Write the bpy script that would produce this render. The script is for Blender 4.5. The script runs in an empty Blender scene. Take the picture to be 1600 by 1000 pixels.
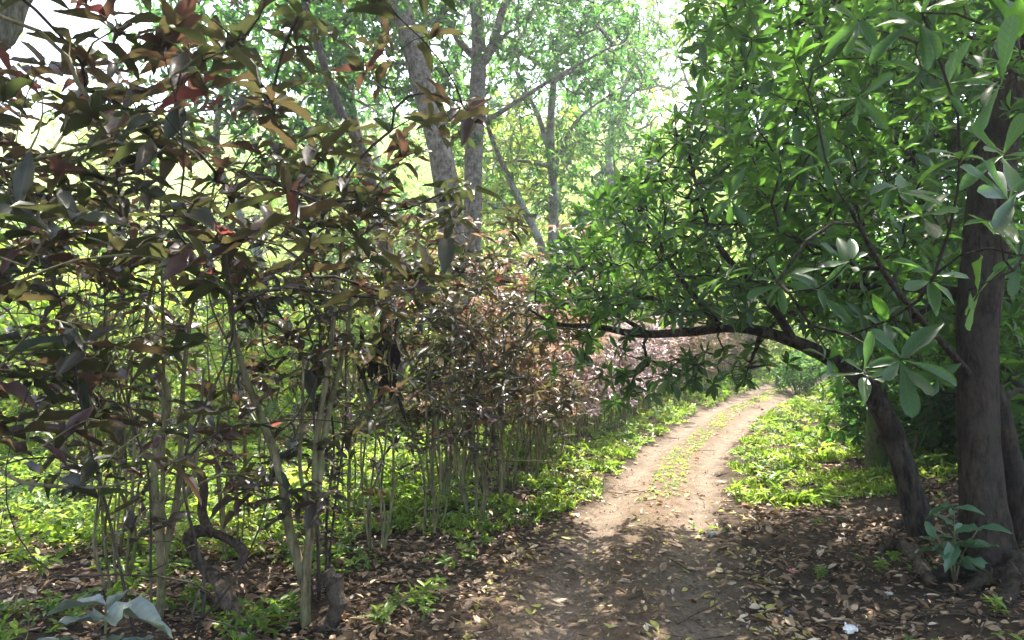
import bpy, math, numpy as np
from math import radians, sin, cos, pi
SC = bpy.context.scene
COL = SC.collection

# ------------------------------------------------------------------ camera, world, sun, exposure
CAMZ = 1.6
PITCH = math.atan(20/1200)
cd = bpy.data.cameras.new('camera'); cam = bpy.data.objects.new('camera', cd); COL.objects.link(cam)
cam.location = (0, 0, CAMZ); cam.rotation_euler = (pi/2 + PITCH, 0, 0)
cd.sensor_width = 36; cd.lens = 27; cd.clip_start = .05; cd.clip_end = 2000
SC.camera = cam
SUN_EL, SUN_AZ = radians(62), radians(14)      # azimuth from +Y, negative = to the left
w = bpy.data.worlds.new('World'); SC.world = w; w.use_nodes = True
nt = w.node_tree; bg = nt.nodes['Background']
sky = nt.nodes.new('ShaderNodeTexSky'); sky.sky_type = 'NISHITA'; sky.sun_disc = False
sky.sun_elevation = SUN_EL; sky.sun_rotation = SUN_AZ
sky.air_density = 1.0; sky.dust_density = 3.5; sky.ozone_density = .6
nt.links.new(sky.outputs[0], bg.inputs[0]); bg.inputs[1].default_value = .15
sd = bpy.data.lights.new('sun', 'SUN'); so = bpy.data.objects.new('sun', sd); COL.objects.link(so)
sd.energy = 3.7; sd.angle = radians(.53); sd.color = (1, .95, .84)
so.rotation_euler = (pi/2 - SUN_EL, 0, -SUN_AZ + pi)   # fixed below with a track quaternion
from mathutils import Vector
sdir = Vector((sin(SUN_AZ)*cos(SUN_EL), cos(SUN_AZ)*cos(SUN_EL), sin(SUN_EL)))
so.rotation_euler = sdir.to_track_quat('Z', 'Y').to_euler()
vs = SC.view_settings; vs.view_transform = 'Standard'; vs.look = 'None'; vs.gamma = 1; vs.use_curve_mapping = False
vs.exposure = 2.6
cy = SC.cycles
cy.max_bounces = 6; cy.diffuse_bounces = 4; cy.glossy_bounces = 2; cy.transmission_bounces = 4
cy.transparent_max_bounces = 4; cy.volume_bounces = 0; cy.caustics_reflective = False; cy.caustics_refractive = False
cy.use_denoising = True; cy.sample_clamp_indirect = 6

# ------------------------------------------------------------------ helpers
def ss(a, b, x):
    t = np.clip((x-a)/(b-a), 0, 1); return t*t*(3-2*t)
def nrm(v):
    v = np.asarray(v, float); return v/np.maximum(np.linalg.norm(v, axis=-1, keepdims=True), 1e-9)
def ray(px, py):
    x, y, z = (px-800)/1200, 1., (500-py)/1200
    return np.array((x, y*cos(PITCH)-z*sin(PITCH), y*sin(PITCH)+z*cos(PITCH)))
def at(px, py, Y):
    d = ray(px, py); return d*(Y/d[1]) + np.array((0, 0, CAMZ))

PC = np.array([(.2,-8),(.35,-3),(.5,1),(.63,4),(.78,5.05),(1.12,6.4),(1.7,8.35),(2.44,10.67),(3.9,14.0),(5.55,16.9),(7.3,19.8),(10,23.5),(15,28.5),(24,34),(40,38)], float)
_s = []
for i in range(len(PC)-1):
    p0, p1, p2, p3 = PC[max(i-1,0)], PC[i], PC[i+1], PC[min(i+2,len(PC)-1)]
    for t in np.linspace(0, 1, 14, endpoint=False):
        _s.append(.5*((2*p1)+(-p0+p2)*t+(2*p0-5*p1+4*p2-p3)*t*t+(-p0+3*p1-3*p2+p3)*t**3))
PL = np.array(_s)
PT = nrm(np.gradient(PL, axis=0)); PN = np.stack([PT[:,1], -PT[:,0]], 1)      # normal points right
def pathco(x, y):
    """signed distance right of the path centre, index of nearest sample"""
    x = np.atleast_1d(np.asarray(x, float)); y = np.atleast_1d(np.asarray(y, float))
    sh = x.shape; x = x.ravel(); y = y.ravel(); out = np.empty(len(x)); idx = np.empty(len(x), int)
    for a in range(0, len(x), 20000):
        dx = x[a:a+20000,None]-PL[None,:,0]; dy = y[a:a+20000,None]-PL[None,:,1]
        k = np.argmin(dx*dx+dy*dy, 1); r = np.arange(len(k))
        out[a:a+20000] = dx[r,k]*PN[k,0]+dy[r,k]*PN[k,1]; idx[a:a+20000] = k
    return out.reshape(sh), idx.reshape(sh)
def wav(x, y, f=1., s=0.):
    return (np.sin(x*1.7*f+1.3+s)+np.sin(y*2.1*f+.7*s)+np.sin((x+y)*1.3*f+2.1)+np.sin((x-y*1.3)*2.9*f+s*1.7)*.6)/3.6
def H(x, y):
    x = np.asarray(x, float); y = np.asarray(y, float)
    d, _ = pathco(x, y); d = d.reshape(np.broadcast(x, y).shape)
    h = .04*np.maximum(y-12, 0)
    hill = .36*np.maximum(y-24, 0)*ss(22, 36, y+0*x)
    hill = np.minimum(hill, 24)*(1-.65*ss(6, 20, x-.2*y))
    h = h+hill
    off = ss(.7, 1.6, np.abs(d))
    h = h + .05*wav(x, y)*off + .018*wav(x, y, 4.3, 2)*off + .006*wav(x, y, 2.3, 1)
    h = h - .05*np.exp(-((np.abs(d)-.40)/.17)**2)
    h = h + .28*ss(1.0, 3.2, d)
    return h
def gp(px, py):
    d = ray(px, py); p = np.array((0, 0, CAMZ)); t = 1.
    while t < 120:
        q = p+d*t
        if q[2] < float(H(q[0], q[1]).ravel()[0]): break
        t += .03
    return p+d*t
def gz(x, y): return float(H(x, y).ravel()[0])

class MB:
    def __init__(s): s.V=[]; s.F=[]; s.A=[]; s.U=[]; s.n=0
    def add(s, V, F, A=None, U=None):
        V = np.asarray(V, float).reshape(-1, 3); F = np.asarray(F, int)
        s.V.append(V); s.F.append(F+s.n); s.n += len(V)
        s.U.append(np.full((len(V),2), .5) if U is None else U)
        s.A.append(np.full(len(V), .5) if A is None else np.broadcast_to(A, (len(V),)).astype(float))
    def build(s, name, mat, parent=None, smooth=True, origin=(0,0,0)):
        V = np.concatenate(s.V)-np.asarray(origin, float)
        me = bpy.data.meshes.new(name)
        me.vertices.add(len(V)); me.vertices.foreach_set('co', V.ravel().astype(np.float32))
        L = np.concatenate([f.ravel() for f in s.F]); S = np.concatenate([np.full(len(f), f.shape[1]) for f in s.F])
        me.loops.add(len(L)); me.loops.foreach_set('vertex_index', L.astype(np.int32))
        me.polygons.add(len(S)); st = np.concatenate([[0], np.cumsum(S)[:-1]])
        me.polygons.foreach_set('loop_start', st.astype(np.int32))
        me.polygons.foreach_set('use_smooth', np.full(len(S), smooth))
        a = me.attributes.new('rnd', 'FLOAT', 'POINT'); a.data.foreach_set('value', np.concatenate(s.A).astype(np.float32))
        a = me.attributes.new('leafuv', 'FLOAT2', 'POINT'); a.data.foreach_set('vector', np.concatenate(s.U).astype(np.float32).ravel())
        me.update(calc_edges=True); me.materials.append(mat)
        o = bpy.data.objects.new(name, me); COL.objects.link(o)
        if parent is not None: o.parent = parent
        return o
def tag(o, label=None, cat=None, group=None, kind=None):
    if label: o['label'] = label
    if cat: o['category'] = cat
    if group: o['group'] = group
    if kind: o['kind'] = kind
    return o
def empty(name, loc, label, cat, group=None, rz=0, sc=1):
    o = bpy.data.objects.new(name, None); COL.objects.link(o); o.empty_display_size = .2
    o.location = tuple(float(v) for v in loc); o.rotation_euler = (0, 0, rz); o.scale = (sc, sc, sc) if np.isscalar(sc) else sc
    return tag(o, label, cat, group)
def copy_tree(root, loc, rz, sc, label, group=None, tilt=(0,0)):
    r = root.copy(); COL.objects.link(r); r.location = tuple(float(v) for v in loc); r.rotation_euler = (tilt[0], tilt[1], rz)
    r.scale = (sc, sc, sc) if np.isscalar(sc) else sc
    r['label'] = label
    if group: r['group'] = group
    for ch in list(root.children):
        c = ch.copy(); COL.objects.link(c); c.parent = r
    return r

# leaf templates: x across, y along (0..1), z normal; width 1 = full
def blade(st, prof, fold=.25, droop=.18, wave=0):
    V=[]; F=[]
    for i,(t,wd) in enumerate(zip(st, prof)):
        z = -droop*t*t
        h = wd/2
        wv = wave*sin(i*2.3)
        V += [(-h, t, z+fold*h+wv*h), (0, t, z), (h, t, z+fold*h-wv*h)]
    for i in range(len(st)-1):
        a=3*i; F += [(a, a+1, a+4, a+3), (a+1, a+2, a+5, a+4)]
    return np.array(V, float), np.array(F)
ELL = lambda t: (np.sin(np.pi*np.clip(t,0,1)**.9))**.8
t7 = np.array([0,.1,.25,.42,.62,.8,.93,1.]); 
HI_ELL = blade(t7, np.maximum(ELL(t7), .03), .35, .28, .12)
OBO = lambda t: np.clip(t,0,1)**1.1*np.sqrt(np.clip(1-np.clip(t,0,1)**4,0,1))*1.25
HI_ELL = [HI_ELL, blade(t7, np.maximum(ELL(t7), .03), .55, .5, .25), blade(t7, np.maximum(ELL(t7), .03)*.85, .25, .1, .35), blade(t7, np.maximum(ELL(t7)*np.array([1,1,1,.9,.8,.85,.7,1]), .03), .5, -.15, .2)]
t8 = np.array([0,.12,.3,.5,.7,.86,.96,1.])
HI_OBO = [blade(t8, np.maximum(OBO(t8), .05), .22, .16, .06), blade(t8, np.maximum(OBO(t8), .05)*.8, .5, .45, .12), blade(t8, np.maximum(OBO(t8), .05)*.9, .35, -.1, .2), blade(t8, np.maximum(ELL(t8), .05)*.85, .3, .3, .1)]
m4 = np.array([0,.28,.62,1.])
MID_ELL = [blade(m4, [.04,.85,.85,.04], .35, .3), blade(m4, [.04,.8,.75,.04], .55, .55), blade(m4, [.04,.8,.8,.04], .3, -.1)]
MID_OBO = [blade(m4, [.05,.55,1.,.15], .25, .2), blade(m4, [.05,.5,.85,.15], .5, .5), blade(m4, [.05,.65,.85,.08], .3, -.05)]
LO = (np.array([(0,0,0),(-.42,.32,.12),(-.4,.7,.03),(0,1,-.2),(.4,.7,.03),(.42,.32,.12)], float), np.array([(0,3,2,1),(0,5,4,3)]))
DIA = (np.array([(0,0,0),(.5,.5,.08),(0,1,-.12),(-.5,.5,.08)], float), np.array([(0,1,2,3)]))

def leaves(mb, tpl, P, D, U, L, W, A):
    P = np.asarray(P, float); n = len(P)
    if n == 0: return
    D = nrm(D); X = nrm(np.cross(D, U)); Z = np.cross(X, D)
    L = np.broadcast_to(L, (n,)); W = np.broadcast_to(W, (n,))
    if isinstance(tpl, list):
        h=(np.abs(np.sin(P[:,0]*913.7+P[:,1]*417.1+P[:,2]*771.3))*997)%1*len(tpl); A=np.broadcast_to(A,(n,))
        for q,tt in enumerate(tpl):
            m_=(h.astype(int)==q); leaves(mb,tt,P[m_],D[m_],np.asarray(U)[m_],L[m_],W[m_],A[m_])
        return
    v, f = tpl
    uv=np.stack([np.abs(v[:,0])*2, v[:,1]],1)
    V = P[:,None]+ (v[None,:,0:1]*W[:,None,None])*X[:,None]+(v[None,:,1:2]*L[:,None,None])*D[:,None]+(v[None,:,2:3]*((L+W)*.5)[:,None,None])*Z[:,None]
    F = f[None]+(np.arange(n)*len(v))[:,None,None]
    mb.add(V.reshape(-1,3), F.reshape(-1, f.shape[1]), np.repeat(np.broadcast_to(A,(n,)), len(v)), np.tile(uv,(n,1)))
def rosettes(mb, tpl, T, A, k, rng, L, W, elev=.35, droop=.15, jit=.25, ev=None):
    """k leaves round each tip T with axis A"""
    n = len(T); A = nrm(A)
    ref = np.where(np.abs(A[:,2:3])>.9, np.array([[1.,0,0]]), np.array([[0,0,1.]]))
    X = nrm(np.cross(A, ref)); Y = np.cross(A, X)
    ph0 = rng.uniform(0, 2*pi, n); base = rng.random(n) if ev is None else ev
    for j in range(k):
        keep = rng.random(n) < .84
        ph = ph0+2*pi*j/k*(1 if k<8 else 1.0)+rng.normal(0,.2,n); e = rng.normal(elev, jit, n)
        D = A*np.sin(e)[:,None]+(X*np.cos(ph)[:,None]+Y*np.sin(ph)[:,None])*np.cos(e)[:,None]
        D = D + np.array((0,0,-1.))*droop*rng.random(n)[:,None]
        U = A+rng.normal(0,.25,(n,3))+np.array((0,0,.35))
        s = rng.uniform(.5, 1.15, n)
        a = np.clip(base*.6+rng.random(n)*.4, 0, 1)
        P = T-A*(rng.random(n)*.25*np.mean(L))[:,None]
        leaves(mb, tpl, P[keep], D[keep], U[keep], (np.broadcast_to(L,(n,))*s)[keep], (np.broadcast_to(W,(n,))*s)[keep], a[keep])
def frusta(mb, a, b, ra, rb, k=5):
    n=len(a)
    if n==0: return
    ax = nrm(b-a); ref = np.array([.31,.52,.79])
    X = nrm(np.cross(ax, ref)+1e-6); Y = np.cross(ax, X)
    th = np.arange(k)*2*pi/k
    ring = X[:,None]*np.cos(th)[None,:,None]+Y[:,None]*np.sin(th)[None,:,None]
    V = np.concatenate([a[:,None]+ring*ra[:,None,None], (b+ax*(rb*.5)[:,None])[:,None]+ring*rb[:,None,None]], 1)
    i = np.arange(k); f = np.stack([i, (i+1)%k, (i+1)%k+k, i+k], 1)
    F = f[None]+(np.arange(n)*2*k)[:,None,None]
    mb.add(V.reshape(-1,3), F.reshape(-1,4))
def spline(pts, n):
    pts = np.asarray(pts, float); m=len(pts); out=[]
    for u in np.linspace(0, m-1, n):
        i=min(int(u), m-2); t=u-i
        p0,p1,p2,p3 = pts[max(i-1,0)],pts[i],pts[i+1],pts[min(i+2,m-1)]
        out.append(.5*((2*p1)+(-p0+p2)*t+(2*p0-5*p1+4*p2-p3)*t*t+(-p0+3*p1-3*p2+p3)*t**3))
    return np.array(out)
def tube(mb, pts, rad, n=40, k=12, rough=.06, rng=None, flute=0, cap=True, knots=(), lump=.05):
    """tapered, slightly irregular limb through pts; returns centre line"""
    P = spline(pts, n); R = np.interp(np.linspace(0, len(rad)-1, n), np.arange(len(rad)), rad)
    rng = rng or np.random.default_rng(1)
    T = nrm(np.gradient(P, axis=0)); X = np.zeros_like(P); x = nrm(np.cross(T[0], (.2,.9,.31)))
    for i in range(n):
        x = nrm(x-T[i]*np.dot(x, T[i])); X[i]=x
    Y = np.cross(T, X); th = np.arange(k)*2*pi/k
    ph = rng.uniform(0, 6, 4); z = np.linspace(0, n/6., n)
    m = 1+rough*(np.sin(2*th[None]+ph[0]+z[:,None])+.7*np.sin(3*th[None]+ph[1]-1.4*z[:,None])+.5*np.sin(z[:,None]*3.1+ph[2]+th[None]))
    if flute: 
        fl = np.exp(-np.linspace(0, 9, n))[:,None]; m = m+flute*fl*(1+.7*np.sin(5*th[None]+ph[3]))
    for kt in knots: m = m+.35*np.exp(-((np.arange(n)/n-kt)/.02)**2)[:,None]*(1+.5*np.sin(th[None]*2+kt*50))
    m = m*(1+lump*rng.normal(size=m.shape)*.5)
    V = P[:,None]+(X[:,None]*np.cos(th)[None,:,None]+Y[:,None]*np.sin(th)[None,:,None])*(R[:,None]*m)[:,:,None]
    i=np.arange(k); f=np.stack([i,(i+1)%k,(i+1)%k+k,i+k],1)
    F=(f[None]+(np.arange(n-1)*k)[:,None,None]).reshape(-1,4)
    V=V.reshape(-1,3)
    mb.add(V, F)
    if cap:
        for e,base in ((0,0),(n-1,(n-1)*k)):
            c = np.concatenate([V[base:base+k], P[e:e+1]]); fi = np.stack([i,(i+1)%k,np.full(k,k)],1)
            mb.add(c, fi if e else fi[:,::-1])
    return P, R
class Weave:
    """grow twigs from given limb nodes to crown tips"""
    def __init__(s, rng, step=.25): s.P=[]; s.par=[]; s.D=[]; s.rng=rng; s.step=step; s.tips=[]; s.own=[]; s.mbs=[]; s.tid=[]
    def limb(s, pts, skip=0, mb=None):
        s.mbs.append(mb); s.own += [len(s.mbs)-1]*(len(pts)-skip)
        pts = np.asarray(pts); T = nrm(np.gradient(pts, axis=0)); first=True
        for i in range(skip, len(pts)):
            s.P.append(pts[i]); s.D.append(T[i]); s.par.append(-1)
        s.nfix=len(s.P)
    def grow(s, tips, sag=.0, up=.6):
        tips = np.asarray(tips, float); rng=s.rng
        P0=np.array(s.P); d0=np.array([np.min(np.linalg.norm(P0-t,axis=1)) for t in tips]); 
        cap = len(s.P)+int(np.sum(np.ceil(d0/s.step))+3*len(tips))+10
        P=np.zeros((cap,3)); D=np.zeros((cap,3)); n=len(s.P); P[:n]=s.P; D[:n]=s.D; par=list(s.par)
        for ti in np.argsort(d0):
            t=tips[ti]
            d=np.linalg.norm(P[:n]-t,axis=1)+up*np.maximum(P[:n,2]-t[2],0)
            j=int(np.argmin(d)); dd=np.linalg.norm(P[j]-t); m=max(2,int(math.ceil(dd/s.step)))
            m=min(m, cap-n)
            if m<1: break
            c=P[j]+(D[j]*.35+nrm(t-P[j])*.25)*dd+rng.normal(0,.06,3)*dd
            last=j
            for q in range(1,m+1):
                u=q/m; p=(1-u)**2*P[j]+2*u*(1-u)*c+u*u*t
                p[2]-=sag*dd*4*u*(1-u)
                P[n]=p; D[n]=nrm(p-P[last]); par.append(last); last=n; n+=1
            s.tips.append(last); s.tid.append(ti)
        s.P=P[:n]; s.D=D[:n]; s.par=par
    def wood(s, r0=.003, expo=.42, rmax=.1, k=4):
        n=len(s.P); cnt=np.zeros(n); own=list(s.own)
        for i in range(len(own), n): own.append(own[s.par[i]])
        own=np.array(own)
        for t in s.tips: cnt[t]+=1
        for i in range(n-1,-1,-1):
            if s.par[i]>=0: cnt[s.par[i]]+=cnt[i]
        r=np.minimum(r0*np.maximum(cnt,1)**expo, rmax)
        idx=np.array([i for i in range(n) if s.par[i]>=0]); 
        if len(idx)==0: return
        pa=np.array([s.par[i] for i in idx])
        ra=np.where(pa<s.nfix, r[idx]*1.25, np.minimum(r[pa], r[idx]*1.6))
        thick=r[idx]>.012
        for li,mb in enumerate(s.mbs):
            for msk,kk in ((~thick,k),(thick,8)):
                msk=msk&(own[idx]==li)
                if msk.any(): frusta(mb, s.P[pa][msk], s.P[idx][msk], ra[msk], r[idx][msk], kk)
    def tip_arrays(s, first=None):
        t=np.array(s.tips)
        if first is not None: t=t[np.array(s.tid)<first]
        return s.P[t], s.D[t]
def ellip(rng, n, c, r, shell=.35):
    v=nrm(rng.normal(size=(n,3))); rr=(shell+(1-shell)*rng.random(n))**.6
    return np.asarray(c)+v*rr[:,None]*np.asarray(r)

# ------------------------------------------------------------------ materials
def mat(name):
    m=bpy.data.materials.new(name); m.use_nodes=True; t=m.node_tree
    return m,t,t.nodes['Principled BSDF']
def ramp(t, stops, fac, interp='LINEAR'):
    r=t.nodes.new('ShaderNodeValToRGB'); e=r.color_ramp.elements; r.color_ramp.interpolation=interp
    while len(e)<len(stops): e.new(.5)
    for el,(p,c) in zip(e, stops): el.position=p; el.color=(*c,1)
    t.links.new(fac, r.inputs[0]); return r.outputs[0]
def noise(t, scale, detail=4, vec=None, rough=.55):
    n=t.nodes.new('ShaderNodeTexNoise'); n.inputs['Scale'].default_value=scale; n.inputs['Detail'].default_value=detail; n.inputs['Roughness'].default_value=rough
    if vec is not None: t.links.new(vec, n.inputs['Vector'])
    return n.outputs['Fac']
def geo(t):
    g=t.nodes.new('ShaderNodeNewGeometry'); return g
def mixc(t, fac, a, b, mode='MIX'):
    n=t.nodes.new('ShaderNodeMix'); n.data_type='RGBA'; n.blend_type=mode
    if hasattr(fac,'is_linked') or not isinstance(fac,(int,float)): t.links.new(fac, n.inputs[0])
    else: n.inputs[0].default_value=fac
    for k,v in ((6,a),(7,b)):
        if isinstance(v, tuple): n.inputs[k].default_value=(*v,1)
        else: t.links.new(v, n.inputs[k])
    return n.outputs[2]
def leafmat(name, top, thru, tf=.45, rough=.38, spec=.5, under=None, vein=.25, veins=False):
    m,t,b=mat(name)
    at_=t.nodes.new('ShaderNodeAttribute'); at_.attribute_name='rnd'
    c=ramp(t, top, at_.outputs['Fac']); c2=ramp(t, thru, at_.outputs['Fac'])
    g=geo(t)
    nz=noise(t, 28, 3, g.outputs['Position'])
    c=mixc(t, vein, c, ramp(t,[(.3,(.35,.35,.35)),(.7,(1.5,1.45,1.4))],nz), 'MULTIPLY')
    if veins:
        uv=t.nodes.new('ShaderNodeAttribute'); uv.attribute_name='leafuv'; sx=t.nodes.new('ShaderNodeSeparateXYZ'); t.links.new(uv.outputs['Vector'],sx.inputs[0])
        rib=ramp(t,[(0,(1.9,1.8,1.6)),(.10,(1.,1.,1.)),(.9,(1,1,1)),(1,(.75,.6,.5))],sx.outputs[0])
        ma=t.nodes.new('ShaderNodeMath'); ma.operation='MULTIPLY_ADD'; t.links.new(sx.outputs[0],ma.inputs[0]); ma.inputs[1].default_value=-.22; t.links.new(sx.outputs[1],ma.inputs[2])
        mm=t.nodes.new('ShaderNodeMath'); mm.operation='PINGPONG'; t.links.new(ma.outputs[0],mm.inputs[0]); mm.inputs[1].default_value=.05
        sv=ramp(t,[(0,(1.45,1.4,1.3)),(.012,(.95,.95,.95)),(1,(1,1,1))],mm.outputs[0])
        c=mixc(t,1.,c,rib,'MULTIPLY'); c=mixc(t,.8,c,sv,'MULTIPLY')
        c2=mixc(t,.9,c2,ramp(t,[(0,(.5,.5,.5)),(.012,(1,1,1))],mm.outputs[0]),'MULTIPLY')
        sp=noise(t,95,3,g.outputs['Position']); c=mixc(t,ramp(t,[(.66,(0,0,0)),(.72,(.8,.8,.8))],sp),c,(.10,.06,.03))
    if under: c=mixc(t, g.outputs['Backfacing'], c, under)
    t.links.new(c, b.inputs['Base Color']); b.inputs['Roughness'].default_value=rough; b.inputs['Specular IOR Level'].default_value=spec
    tr=t.nodes.new('ShaderNodeBsdfTranslucent'); t.links.new(c2, tr.inputs['Color'])
    mx=t.nodes.new('ShaderNodeMixShader'); mx.inputs[0].default_value=tf
    t.links.new(b.outputs[0], mx.inputs[1]); t.links.new(tr.outputs[0], mx.inputs[2])
    t.links.new(mx.outputs[0], t.nodes['Material Output'].inputs['Surface'])
    return m
def barkmat(name, dark, light, patch=None, pscale=3., stretch=.25, bump=.5, pf=(.5,.6)):
    m,t,b=mat(name); g=geo(t)
    mp=t.nodes.new('ShaderNodeMapping'); mp.inputs['Scale'].default_value=(1,1,stretch); t.links.new(g.outputs['Position'], mp.inputs[0])
    n1=noise(t, 26, 9, mp.outputs[0], .72); n3=noise(t, 5, 5, g.outputs['Position'], .6)
    c=ramp(t,[(.38,dark),(.60,light)],n1)
    c=mixc(t,.75,c,ramp(t,[(.35,(.5,.48,.45)),(.65,(1.5,1.5,1.5))],n3),'MULTIPLY')
    if patch:
        n2=noise(t, pscale, 6, g.outputs['Position'], .7)
        c=mixc(t, ramp(t,[(pf[0],(0,0,0)),(pf[1],(1,1,1))],n2), c, patch)
    t.links.new(c,b.inputs['Base Color']); b.inputs['Roughness'].default_value=.9; b.inputs['Specular IOR Level'].default_value=.2
    bp=t.nodes.new('ShaderNodeBump'); bp.inputs['Strength'].default_value=min(1,bump*1.5); bp.inputs['Distance'].default_value=.05
    t.links.new(n1,bp.inputs['Height']); t.links.new(bp.outputs[0],b.inputs['Normal'])
    return m
M={}
M['red_leaf']=leafmat('red shrub leaf',
    [(0,(.026,.034,.020)),(.45,(.046,.037,.028)),(.8,(.066,.036,.038)),(.955,(.09,.04,.04)),(.985,(.25,.05,.05)),(1,(.4,.13,.13))],
    [(0,(.05,.09,.022)),(.5,(.095,.092,.032)),(.8,(.125,.068,.04)),(.955,(.2,.06,.05)),(1,(.55,.13,.1))], .42,.36,.55,vein=.5,veins=True)
M['copper_leaf']=leafmat('copper shrub leaf',
    [(0,(.06,.06,.028)),(.4,(.12,.085,.055)),(.8,(.20,.13,.10)),(1,(.34,.22,.19))],
    [(0,(.14,.16,.04)),(.5,(.26,.16,.08)),(1,(.44,.24,.16))], .42,.48,.45)
M['mauve_sheen_leaf']=leafmat('mauve sheen shrub leaf',  # purple leaf with its lavender sky sheen painted into the colour
    [(0,(.12,.10,.07)),(.3,(.27,.17,.18)),(.7,(.44,.31,.35)),(1,(.58,.46,.53))],
    [(0,(.2,.15,.1)),(.5,(.4,.24,.22)),(1,(.55,.4,.42))], .35,.32,.7)
M['glossy_leaf']=leafmat('glossy green leaf',
    [(0,(.014,.036,.012)),(.5,(.026,.066,.018)),(.88,(.045,.10,.025)),(1,(.11,.17,.045))],
    [(0,(.07,.18,.02)),(.5,(.13,.30,.035)),(.9,(.2,.40,.05)),(1,(.38,.55,.07))], .44,.36,.5,vein=.3,veins=True)
M['forest_leaf']=leafmat('forest leaf',
    [(0,(.018,.05,.016)),(.6,(.035,.085,.024)),(1,(.08,.14,.04))],
    [(0,(.06,.18,.035)),(.6,(.11,.29,.05)),(1,(.28,.46,.08))], .5,.5,.35)
M['lime_leaf']=leafmat('lime foliage',
    [(0,(.09,.14,.035)),(.5,(.17,.24,.05)),(1,(.34,.36,.09))],
    [(0,(.22,.38,.06)),(.6,(.42,.56,.09)),(1,(.7,.72,.16))], .5,.5,.35)
M['pale_leaf']=leafmat('pale hillside foliage',
    [(0,(.12,.18,.05)),(.5,(.22,.30,.07)),(1,(.38,.42,.12))],
    [(0,(.26,.42,.08)),(.6,(.48,.60,.12)),(1,(.68,.72,.2))], .45,.6,.3)
M['weed_leaf']=leafmat('ground weed leaf',
    [(0,(.035,.08,.018)),(.35,(.09,.16,.028)),(.65,(.17,.26,.04)),(.88,(.30,.38,.06)),(1,(.46,.42,.10))],
    [(0,(.10,.26,.03)),(.6,(.38,.56,.05)),(1,(.7,.7,.1))], .42,.42,.4)
M['grey_leaf']=leafmat('grey green leaf',
    [(0,(.08,.115,.095)),(.5,(.13,.17,.15)),(1,(.22,.26,.25))],
    [(0,(.1,.2,.1)),(1,(.2,.3,.2))], .2,.36,.6,veins=True,vein=.5)
M['seed_leaf']=leafmat('seedling leaf',
    [(0,(.05,.11,.06)),(1,(.11,.2,.11))],[(0,(.12,.26,.08)),(1,(.2,.36,.12))], .3,.36,.5,veins=True)
M['litter']=leafmat('dry fallen leaf',
    [(0,(.045,.026,.015)),(.35,(.12,.07,.038)),(.65,(.24,.15,.085)),(.85,(.42,.30,.19)),(.96,(.58,.48,.36)),(1,(.40,.36,.08))],
    [(0,(.05,.03,.01)),(1,(.4,.25,.1))], .12,.6,.35,vein=.5)
M['dead_leaf']=leafmat('hanging dead leaf',[(0,(.014,.010,.008)),(1,(.055,.038,.028))],[(0,(.02,.01,.01)),(1,(.03,.02,.01))],.1,.8,.2)
M['crumb']=leafmat('earth crumb',[(0,(.06,.042,.028)),(.6,(.15,.11,.075)),(1,(.32,.27,.21))],[(0,(.0,.0,.0)),(1,(.0,.0,.0))],0.,.9,.2)
M['stem']=barkmat('shrub stem', (.08,.065,.035),(.27,.23,.13),(.19,.21,.09),6,.2,.35)
M['dark_stem']=barkmat('dark stem', (.025,.02,.018),(.09,.07,.055),None,6,.2,.3)
M['twig']=barkmat('twig', (.03,.026,.018),(.11,.095,.065),None,6,.3,.2)
M['bark_big']=barkmat('big trunk bark', (.012,.009,.006),(.075,.054,.037),(.062,.052,.038),2.6,.3,1.0,(.5,.66))
M['bark_arch']=barkmat('arching trunk bark', (.012,.009,.007),(.09,.07,.053),(.11,.10,.085),5,.3,.6,(.58,.68))
M['bark_pale']=barkmat('pale mottled bark', (.045,.035,.026),(.19,.15,.115),(.27,.24,.20),9,.35,.7,(.46,.66))
M['bark_grey']=barkmat('grey bark', (.08,.07,.05),(.26,.24,.19),(.3,.3,.26),3,.3,.4)
M['bark_moss']=barkmat('mossy bark', (.04,.035,.02),(.12,.11,.06),(.08,.11,.03),4,.4,.6)
M['dead_wood']=barkmat('dead wood', (.03,.022,.016),(.17,.125,.09),(.13,.10,.07),7,.5,.8)

def _sub(t,a,v):
    n=t.nodes.new('ShaderNodeMath'); n.operation='SUBTRACT'; t.links.new(a,n.inputs[0]); n.inputs[1].default_value=v; return n.outputs[0]
def soilmat():
    m,t,b=mat('forest soil'); g=geo(t); p=g.outputs['Position']
    n1=noise(t,1.2,6,p); n2=noise(t,18,8,p,.7)
    c=ramp(t,[(.3,(.018,.012,.008)),(.6,(.05,.034,.022)),(.8,(.11,.075,.045))],n2)
    c=mixc(t, ramp(t,[(.45,(0,0,0)),(.7,(1,1,1))],n1), c, (.075,.05,.03))
    # far off the ground is grown over
    sep=t.nodes.new('ShaderNodeSeparateXYZ'); t.links.new(p,sep.inputs[0])
    mr=t.nodes.new('ShaderNodeMapRange'); mr.inputs[1].default_value=16; mr.inputs[2].default_value=30; t.links.new(sep.outputs[1],mr.inputs[0])
    g2=ramp(t,[(.3,(.10,.15,.03)),(.7,(.25,.32,.08))],noise(t,2.5,8,p,.7))
    c=mixc(t, mr.outputs[0], c, g2)
    t.links.new(c,b.inputs['Base Color']); b.inputs['Roughness'].default_value=.95; b.inputs['Specular IOR Level'].default_value=.2
    bp=t.nodes.new('ShaderNodeBump'); bp.inputs['Strength'].default_value=.9; bp.inputs['Distance'].default_value=.04
    t.links.new(n2,bp.inputs['Height']); t.links.new(bp.outputs[0],b.inputs['Normal']); return m
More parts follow.
